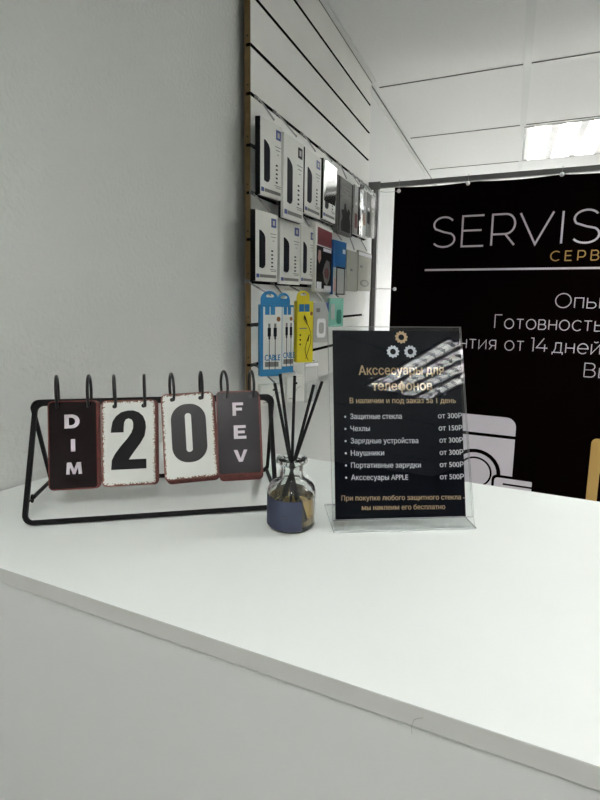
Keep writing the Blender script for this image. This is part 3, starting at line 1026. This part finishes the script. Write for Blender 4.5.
wm = G(XB)
wm.prism(clip_round(-.260, .0565, -.296, -.218, .04, .04), YP, YR - .003)
wm.prism(clip_round(-.260, .0565, -.75, -.310, 0, 0), YP, YR - .003)
wm.obj('washing_machine_picture', M['bwhite'], ban)
CK = 28
C_ = lambda r, dy: [(cxw + r * math.cos(2 * PI * t / CK), czw + r * math.sin(2 * PI * t / CK)) for t in range(CK)]
g = G(XB)
g.ringp(C_(.105, 0), C_(.089, 0), YP - .0006, YP)
g.ringp(C_(.070, 0), C_(.062, 0), YP - .0006, YP)
g.obj('drum_outline', M['banner'], ban)
g = G(XB); g.prism(rrect(-.024, .145, -.60, -.473, .022), YP - .0009, YP - .0002); g.obj('drawer_outline', M['banner'], ban)
g = G(XB); g.prism(clip_round(-.013, .134, -.60, -.485, .014, .004), YP - .0014, YP - .0006); g.obj('drawer_picture', M['bwhite'], ban)
g = G(XB); g.prism(clip_round(.022, .134, -.515, -.507, .0, .0), YP - .0018, YP - .001); g.obj('drawer_outline', M['banner'], ban)
g = G(XB); g.ringp(rrect(.3345, .62, -.70, -.268, .02), rrect(.373, .58, -.66, -.395, .02), YP, YR - .003); g.obj('gold_appliance_picture', M['bgold'], ban)

# ball ties
for px, lb, pz in (((398.8, 191), 'white ball tie at the top left corner of the banner', 1),
                   ((468, 183.2), 'white ball tie on the banner top, above the S of the headline', 1),
                   ((562, 174.3), 'white ball tie on the banner top, above the last visible letter', 1),
                   ((394.6, 289), 'white ball tie halfway down the left edge of the banner', 0)):
    P = on_y(px, YR - .012)
    e = empty('ball_tie', P)
    tag(e, lb, 'banner tie', 'white ball ties holding the banner')
    g = G(); g.lathe([(0.0085 * math.sin(PI * k / 10), 0.0085 * -math.cos(PI * k / 10)) for k in range(11)], 16)
    g.obj('ball', M['ball'], e, True)
    g = G(XB)
    G(Matrix.Rotation(PI / 2, 4, 'X')).ringp([(0.011 * math.cos(t * PI / 8), .011 * math.sin(t * PI / 8)) for t in range(16)],
                                             [(0.006 * math.cos(t * PI / 8), .006 * math.sin(t * PI / 8)) for t in range(16)], -.0005, .0005).bm.free()
    if pz:
        zt = 0.781 - P.z
        G().tube([(0, .002, 0), (0.001, -.002, zt * .6), (.001, -.001, zt), (.001, .012, zt + .002)], .0012, 6).obj('cord', M['cord'], e, True)
    else:
        G().tube([(0, .002, 0), (-.05, .004, .001), (-.1, .008, .0)], .0014, 6).obj('cord', M['cord'], e, True)
    if lb.startswith('white ball tie at'):
        G().tube([(0, .002, 0), (-.03, .004, -.001), (-.06, .006, .0), (-.085, .010, .006)], .0010, 6).obj('cord', M['cord'], e, True)

# ================================================================== FLIP CALENDAR
U_A = 0.5926
KS = .9867
cal = empty('flip_calendar', (-0.5164 * KS, 0.3811 * KS, CAMH * (1 - KS)), U_A)
tag(cal, 'black metal desk flip calendar with date cards on counter', 'desk calendar')
CW, CB, CHH = .3048, .0669, .1320
lean = math.atan2(CB, CHH)
CL = math.hypot(CB, CHH)
XF = Matrix.Rotation(-lean, 4, 'X')       # local: x along, z up the leaning frame, -y towards the viewer
BR = .0036


def bar_loop(w, l, r, n=6):
    P = [(r, 0, 0)]
    P = []
    for cx, cz, a0 in ((w - r, r, 270), (w - r, l - r, 0), (r, l - r, 90), (r, r, 180)):
        for k in range(n + 1):
            a = math.radians(a0 + 90 * k / n)
            P.append((cx + r * math.cos(a), 0, cz + r * math.sin(a)))
    return P


T0 = Matrix.Scale(KS, 4)
G(T0 @ XF).tube(bar_loop(CW, CL, .010), BR * 1.12, 4, True, square=True).obj('front_frame', M['blackm'], cal, bevel=.0006)
# rear frame: a narrower loop from the apex down to the counter behind
BD = .128
back_lean = math.atan2(BD - CB, CHH)
LB = math.hypot(BD - CB, CHH)
XBk = Matrix.Translation((-0.007, CB + .006, CHH + .001)) @ Matrix.Rotation(PI + back_lean, 4, 'X')
G(T0 @ XBk).tube([(p[0], p[1], p[2]) for p in bar_loop(CW + .012, LB - .001, .010)], BR * .95, 4, True, square=True).obj('rear_frame', M['blackm'], cal, bevel=.0006)
# struts with loops joining the two frames low down
for xx in (.002, CW - .002):
    f0 = XF @ Vector((xx, 0, .024)); f1 = Vector((-.006 if xx < .1 else CW + .003, BD - .002, .006))
    G(T0).tube([f0 + (f1 - f0) * .22, f0 + (f1 - f0) * .6, f1], BR * .75, 6).obj('strut', M['blackm'], cal, True)
    c = f0 + (f1 - f0) * .16
    dd = (f1 - f0).normalized()
    G(T0).tube([c + dd * .0045 * math.cos(t * PI / 7) + Vector((0, 0, 1)) * .0045 * math.sin(t * PI / 7) for t in range(14)], .0012, 6, True).obj('loop', M['blackm'], cal, True)
    G(T0).tube([f0, c - dd * .004], .0012, 6).obj('loop', M['blackm'], cal, True)

ST0, ST1 = -.0055, -.0160


def card_stack(label, x0, x1, z0, z1, facem, n, tilt=0.0, fr=ST1, turn=0.0, droop=.0012):
    """cards on the rings: local frame leaning with the stand"""
    xm = (x0 + x1) / 2
    XX = T0 @ XF @ Matrix.Translation((xm, 0, z1)) @ Matrix.Rotation(tilt, 4, 'X') @ Matrix.Rotation(turn, 4, 'Y') @ Matrix.Translation((-xm, 0, -z1))
    g = G(XX)
    t = (ST0 - fr) / n
    for k in range(n):
        y1 = ST0 - t * k; y0 = y1 - t * .80
        j = .0022 * (n - 1 - k) / (n - 1)
        sh = -droop * (n - 1 - k) / max(1, n - 1)
        g.prism(rrect(x0 + j, x1 + j, z0 + sh, z1 + sh * .6, .0065), y0, y1)
    st = g.obj('card_stack', M['rust'], cal)
    st['label'] = label
    yf = fr + t * .15
    # the painted face, local mesh in xy so its border wear can be read from its own extent
    P = rrect(x0 + .0009, x1 - .0009, z0 + .0009, z1 - .0009, .006)
    me_g = G()
    vs = [me_g.v((p[0] - (x0 + x1) / 2, p[1] - (z0 + z1) / 2, 0)) for p in P]
    me_g.face(vs)
    fo = me_g.obj('card_face', facem, st, normals=False)
    fo.matrix_local = XX @ Matrix.Translation(((x0 + x1) / 2, yf, (z0 + z1) / 2)) @ Matrix.Rotation(PI / 2, 4, 'X')
    return st, XX, yf


def on_card(px, yf, XX):
    Wm = cal.matrix_basis @ XX
    P = Wm @ Vector((0, yf, 0)); N = (Wm.to_3x3() @ Vector((0, 1, 0))).normalized()
    return Wm.inverted() @ on_plane(px, P, N)


# x0, x1, z0, z1, face, label, backward tilt, front depth, in-plane turn, droop of the rear cards
cards = [(.0181, .0781, .0375, .1515, 'carddark', 'dark plum card stack reading DIM', R_(18), -.0150, 0, .0012),
         (.0831, .1516, .0390, .1502, 'cardwhite', 'worn white card stack showing a black 2', R_(16), -.0155, 0, .0015),
         (.1575, .2260, .0425, .1555, 'cardwhite', 'worn white card stack showing a black 0 greyed by painted sheen', R_(8), -.0165, R_(-2.6), .0045),
         (.2300, .2885, .0445, .1560, 'cardsheen', 'dark card stack reading FEV, greyed by painted sheen', R_(6), -.0175, 0, .0075)]
info = []
for x0, x1, z0, z1, fm, lb, tl, fr, trn, drp in cards:
    st, XX, yf = card_stack(lb, x0, x1, z0, z1, M[fm], 5, tilt=tl, fr=fr, turn=trn, droop=drp)
    info.append((st, XX, yf, x0, x1, z0, z1))


def letter_box(i, s, bl, tr, m, bold=.02):
    """one letter between its bottom-left and top-right corners (photo frame)"""
    st, XX, yf = info[i][:3]
    a_ = on_card(bl, yf, XX); b_ = on_card(tr, yf, XX)
    w, h = b_.x - a_.x, b_.z - a_.z
    f = lambda P: [(a_.x + x * w, a_.z + z * h) for x, z in P]
    g = G(XX)
    if s == 'D':
        def dd(x0, x1, z0, z1, r):
            return [(x0, z0), (x1 - r, z0)] + [(x1 - r + r * math.sin(k * PI / 10), (z0 + z1) / 2 - (z1 - z0) / 2 * math.cos(k * PI / 10)) for k in range(1, 10)] + [(x1 - r, z1), (x0, z1)]
        g.ringp(f(dd(0, 1, 0, 1, .5)), f(dd(.29, .71, .22, .78, .27)), yf - .0004, yf)
    else:
        LT = {'I': [(0, 0), (1, 0), (1, 1), (0, 1)],
              'M': [(0, 0), (.22, 0), (.24, .62), (.42, 0), (.58, 0), (.76, .62), (.78, 0), (1, 0), (.94, 1), (.68, 1), (.5, .4), (.32, 1), (.06, 1)],
              'F': [(0, 0), (.32, 0), (.32, .39), (.88, .39), (.88, .60), (.32, .60), (.32, .79), (1, .79), (1, 1), (0, 1)],
              'E': [(0, 0), (1, 0), (1, .21), (.32, .21), (.32, .40), (.88, .40), (.88, .60), (.32, .60), (.32, .79), (.97, .79), (.97, 1), (0, 1)],
              'V': [(.36, 0), (.64, 0), (1, 1), (.74, 1), (.5, .28), (.28, 1), (0, 1)]}
        g.prism(f(LT[s]), yf - .0004, yf)
    g.obj('lettering', m, st)


letter_box(0, 'D', (64.5, 428.5), (79.5, 414.3), M['lett'], .05)
letter_box(0, 'I', (71, 451.5), (75.2, 439), M['lett'], .05)
letter_box(0, 'M', (66.2, 474.5), (82, 462), M['lett'], .05)
letter_box(3, 'F', (232.6, 415.8), (243, 402.4), M['lett'], .05)
letter_box(3, 'E', (234, 439), (246, 425), M['lett'], .05)
letter_box(3, 'V', (234, 462), (247.3, 449.5), M['lett'], .05)

# numeral 2 : heavy condensed outline in unit box
two = [(0, 0), (1, 0), (1, .165), (.50, .165)]
two += [(.66, .30), (.84, .44), (.96, .56), (1.0, .70)]
two += [(.985, .80), (.92, .90), (.80, .965), (.64, 1.0), (.48, 1.0), (.30, .975), (.15, .91), (.05, .82), (.01, .70), (.0, .63)]
two += [(.36, .63), (.365, .72), (.38, .80), (.43, .85), (.51, .865), (.60, .84), (.635, .78), (.63, .70), (.58, .62), (.46, .52), (.28, .40), (.10, .26), (.02, .16)]
st, XX, yf = info[1][:3]
a_ = on_card((111.2, 470), yf, XX); b_ = on_card((145.8, 410), yf, XX)
G(XX).prism([(a_.x + p[0] * (b_.x - a_.x), a_.z + p[1] * (b_.z - a_.z)) for p in two], yf - .0004, yf).obj('numeral', M['num'], st)
st, XX, yf = info[2][:3]
a_ = on_card((173, 463.8), yf, XX); b_ = on_card((204.8, 402.7), yf, XX)
wz, hz = b_.x - a_.x, b_.z - a_.z
G(XX).ringp(rrect(a_.x, b_.x, a_.z, b_.z, wz * .46, 9), rrect(a_.x + wz * .40, b_.x - wz * .42, a_.z + hz * .175, b_.z - hz * .16, wz * .085, 9), yf - .0004, yf).obj('numeral', M['numsheen'], st)

# rings: pass through the cards near their top and over the frame's top bar
for i, (px) in enumerate([(57, 405), (88, 404.5), (114.5, 404.5), (143.5, 404), (172, 401), (200.3, 398), (224.3, 397.5), (250.5, 396)]):
    ci = i // 2
    st, XX, yf = info[ci][:3]
    h = XX.inverted() @ (XX @ on_card(px, yf, XX))
    hx = on_card(px, yf, XX).x
    hole = XX @ Vector((hx, yf, info[ci][6] - .0075))
    # circle in the plane normal to x (tilted a touch), wrapping the bar
    cy, cz = hole.y + .0135, hole.z + (.0155 if ci < 2 else .0125)
    rr = math.hypot(hole.y - cy, hole.z - cz)
    ang = math.radians(6 if i % 2 else 12)
    P = []
    for t in range(28):
        a = 2 * PI * t / 28
        P.append((hx + math.sin(ang) * rr * math.cos(a) * -1 - math.sin(ang) * rr * .7, cy + rr * math.cos(a), cz + rr * math.sin(a) * 1.05))
    G().tube(P, .0019, 8, True).obj('ring', M['ring'], cal, True)
    # dark punched hole
    g = G(XX @ Matrix.Translation((hx, yf - .0003, info[ci][6] - .0080)) @ Matrix.Rotation(PI / 2, 4, 'X'))
    g.lathe([(0, 0.0002), (.0027, .0002), (.0027, 0)], 14)
    g.obj('punched_hole', M['num'], st)

# ================================================================== REED DIFFUSER
dif = empty('reed_diffuser', (-0.2251, 0.5135, 0))
tag(dif, 'glass reed diffuser bottle with slate label and black reeds', 'reed diffuser')
face_a = math.atan2(-0.5092, 0.2229)   # direction towards the camera
outer = [(0, .0), (.024, .0), (.0275, .0015), (.029, .005), (.029, .042), (.0283, .047), (.0255, .0515), (.0205, .0545), (.016, .0568),
         (.0138, .0600), (.0134, .066), (.0136, .0715), (.0148, .0735), (.0182, .0748), (.0188, .0765), (.0182, .0785), (.0160, .0792), (.0115, .0792)]
inner = [(.0108, .0780), (.0108, .060), (.0125, .0565), (.018, .0525), (.0235, .049), (.0262, .044), (.0265, .040), (.0265, .0075), (.024, .005), (0, .005)]
tall = lambda P: [(r, z if z < .05 else z + (z - .05) * .16) for r, z in P]
G().lathe(tall(outer) + tall(inner), 56).obj('bottle', M['glass'], dif, True)
G().lathe([(0, .0054), (.0238, .0054), (.0262, .0079), (.0262, .0385), (.0256, .0392), (0, .0388)], 56).obj('oil', M['oil'], dif, True)
g = G()
n = 26
# label: from just past the left limb to right of centre
A0 = face_a - math.radians(100); A1 = face_a + math.radians(25)
la = []
for k in range(n + 1):
    a = A0 + (A1 - A0) * k / n
    la.append([(rr * math.cos(a), rr * math.sin(a), z) for z in (.0045, .0405) for rr in (.02925, .0295)])
vs = [[g.v(p) for p in row] for row in la]
for r0, r1 in zip(vs, vs[1:]):
    g.face([r0[1], r1[1], r1[3], r0[3]]); g.face([r0[0], r0[2], r1[2], r1[0]])
    g.face([r0[2], r0[3], r1[3], r1[2]]); g.face([r0[0], r1[0], r1[1], r0[1]])
g.face([vs[0][0], vs[0][1], vs[0][3], vs[0][2]]); g.face([vs[-1][0], vs[-1][2], vs[-1][3], vs[-1][1]])
lab = g.obj('paper_label', M['label'], dif, True)
g = G()
for k in range(12):
    a = 2 * PI * k / 12; a2 = 2 * PI * (k + 1) / 12
    ca = face_a - math.radians(14)
    pt = lambda q, r_: (.0297 * math.cos(ca + r_ * math.cos(q) / .0297), .0297 * math.sin(ca + r_ * math.cos(q) / .0297), .021 + r_ * math.sin(q))
    g.face([g.v(pt(a, .003)), g.v(pt(a2, .003)), g.v(pt(a2, .0018)), g.v(pt(a, .0018))])
g.obj('emblem', M['labelm'], lab, normals=False)
# reeds
s_ax = Vector((0.5092, 0.2229, 0)).normalized() * 1.0     # to the right as seen
d_ax = Vector((-0.2229, 0.5092, 0)).normalized()
for sx, tz, dd, bx in ((-.0207, .1739, -.006, .009), (-.0150, .1821, .010, .007), (.0022, .1812, .004, -.002), (.0241, .1732, -.010, -.009), (.0344, .1745, .006, -.011)):
    top = s_ax * sx + d_ax * dd + Vector((0, 0, tz))
    nk = s_ax * (sx * .10) + d_ax * (dd * .2) + Vector((0, 0, .079))
    v_ = (nk - top); bot = top + v_ * ((tz - .008) / (tz - .079))
    rad = math.hypot(bot.x, bot.y)
    if rad > .021:
        bot.x *= .021 / rad; bot.y *= .021 / rad
    G().tube([bot, nk, top], .0019, 8).obj('reed', M['reed'], dif, True)

# ================================================================== PRICE CARD IN ACRYLIC STAND
SG_A = 0.4955
sg = empty('price_stand', (-0.1721, 0.5154, 0), SG_A)
tag(sg, 'clear acrylic stand with a black price list card', 'price sign')
SW, SBk, SH = .1717, .0740, .2359
sl = math.atan2(SBk, SH)
SL = math.hypot(SBk, SH)
XG = Matrix.Translation((0, 0, .0008)) @ Matrix.Rotation(-sl, 4, 'X')


def sheet(name, x0, x1, y0, y1, z0, z1, X):
    g = G(X); g.box(x0, x1, y0, y1, z0, z1)
    o = g.obj(name, [M['acryl'], M['acryle']], sg)
    for p in o.data.polygons:
        n_ = (X.to_3x3().inverted() @ p.normal)
        big = 1 if (name != 'base_plate') else 2
        if abs(n_[big]) < .9: p.material_index = 1
    return o


sheet('front_sheet', 0, SW, 0, .0018, .0, SL, XG)
sheet('back_sheet', 0, SW, .0034, .0052, .012, SL, XG)
sheet('base_plate', 0, SW, -0.004, SBk, .0002, .0024, Matrix.Identity(4))
g = G(XG); g.box(0.0, SW, .0018, .0034, .0112, .0120); g.obj('pocket_floor', M['acryle'], sg)
cx0, cx1, cz0, cz1 = .0045, .1655, .0135, .2410
g = G(XG)
g.prism([(.0033, .0130), (.1624, .0128), (.1700, .2418), (.0059, .2422)], .0020, .0031)
card = g.obj('price_card', M['navy'], sg)
card['label'] = 'black printed price card'
Ym = .0019


def on_card2(px):
    Wm = sg.matrix_basis @ XG
    P = Wm @ Vector((0, Ym, 0)); N = (Wm.to_3x3() @ Vector((0, 1, 0))).normalized()
    return Wm.inverted() @ on_plane(px, P, N)


def tx(s, xl, xr, bl, bt, cap, m, bold=0.022, name='lettering'):
    """one printed line between its two baseline ends, cap height in photo pixels"""
    a_ = on_card2((xl, bl)); b_ = on_card2((xr, bt)); c = on_card2((xl, bl - cap))
    ang = math.atan2(b_.z - a_.z, b_.x - a_.x)
    X2 = XG @ Matrix.Translation((a_.x, 0, a_.z)) @ Matrix.Rotation(-ang, 4, 'Y')
    text(name, s, 0, 0, math.hypot(b_.x - a_.x, b_.z - a_.z), c.z - a_.z, M[m], card, X=X2, y=Ym, bold=bold)


tx('Акссесуары для', 358.7, 444.2, 374.8, 374.3, 9.2, 'gold')
tx('телефонов', 372, 432.6, 390.3, 390, 9.2, 'gold')
tx('В наличии и под заказ за 1 день', 349.7, 456, 403.2, 403, 5.4, 'gold')
rows = [('Защитные стекла', 401.9, '300Р', 438.0, 462.2), ('Чехлы', 370, '150Р', 438.7, 462.6), ('Зарядные устройства', 418.4, '300Р', 439.5, 463.2),
        ('Наушники', 384.3, '300Р', 439.7, 463.5), ('Портативные зарядки', 421, '500Р', 439.8, 463.8), ('Акссесуары APPLE', 408.2, '500Р', 440, 464.1)]
for i, (s, xr, pr, p0_, p1_) in enumerate(rows):
    bl = 419 + 12.2 * i
    xl = 350.3 + .18 * i
    tx(s, xl, xr, bl, bl - .3, 5.3, 'white')
    tx('от ' + pr, p0_, p1_, bl - .7, bl - .9, 5.3, 'white')
    c = on_card2((345.2 + .2 * i, bl - 2.3))
    G(XG).prism([(c.x + .0013 * math.cos(t * PI / 6), c.z + .0013 * math.sin(t * PI / 6)) for t in range(12)], Ym, .0020).obj('bullet', M['white'], card)
tx('При покупке любого защитного стекла -', 341.3, 465, 500.6, 499.3, 5.0, 'gold')
tx('мы наклеим его бесплатно', 361.8, 445.3, 510, 509, 5.0, 'gold')
for px, m_, r in (((401.3, 337.3), 'gold', 6.4), ((393, 351.6), 'silver', 6.4), ((410.4, 351.6), 'silver', 6.4)):
    c = on_card2(px); rw = (on_card2((px[0] + r, px[1])) - c).x
    O_, I_ = [], []
    for t in range(44):
        a = 2 * PI * t / 44
        ro = rw * (1.0 if (t % 4) in (0, 1) else .84)
        O_.append((c.x + ro * math.cos(a), c.z + ro * math.sin(a))); I_.append((c.x + rw * .45 * math.cos(a), c.z + rw * .45 * math.sin(a)))
    G(XG).ringp(O_, I_, Ym, .0020).obj('gear_emblem', M[m_], card)
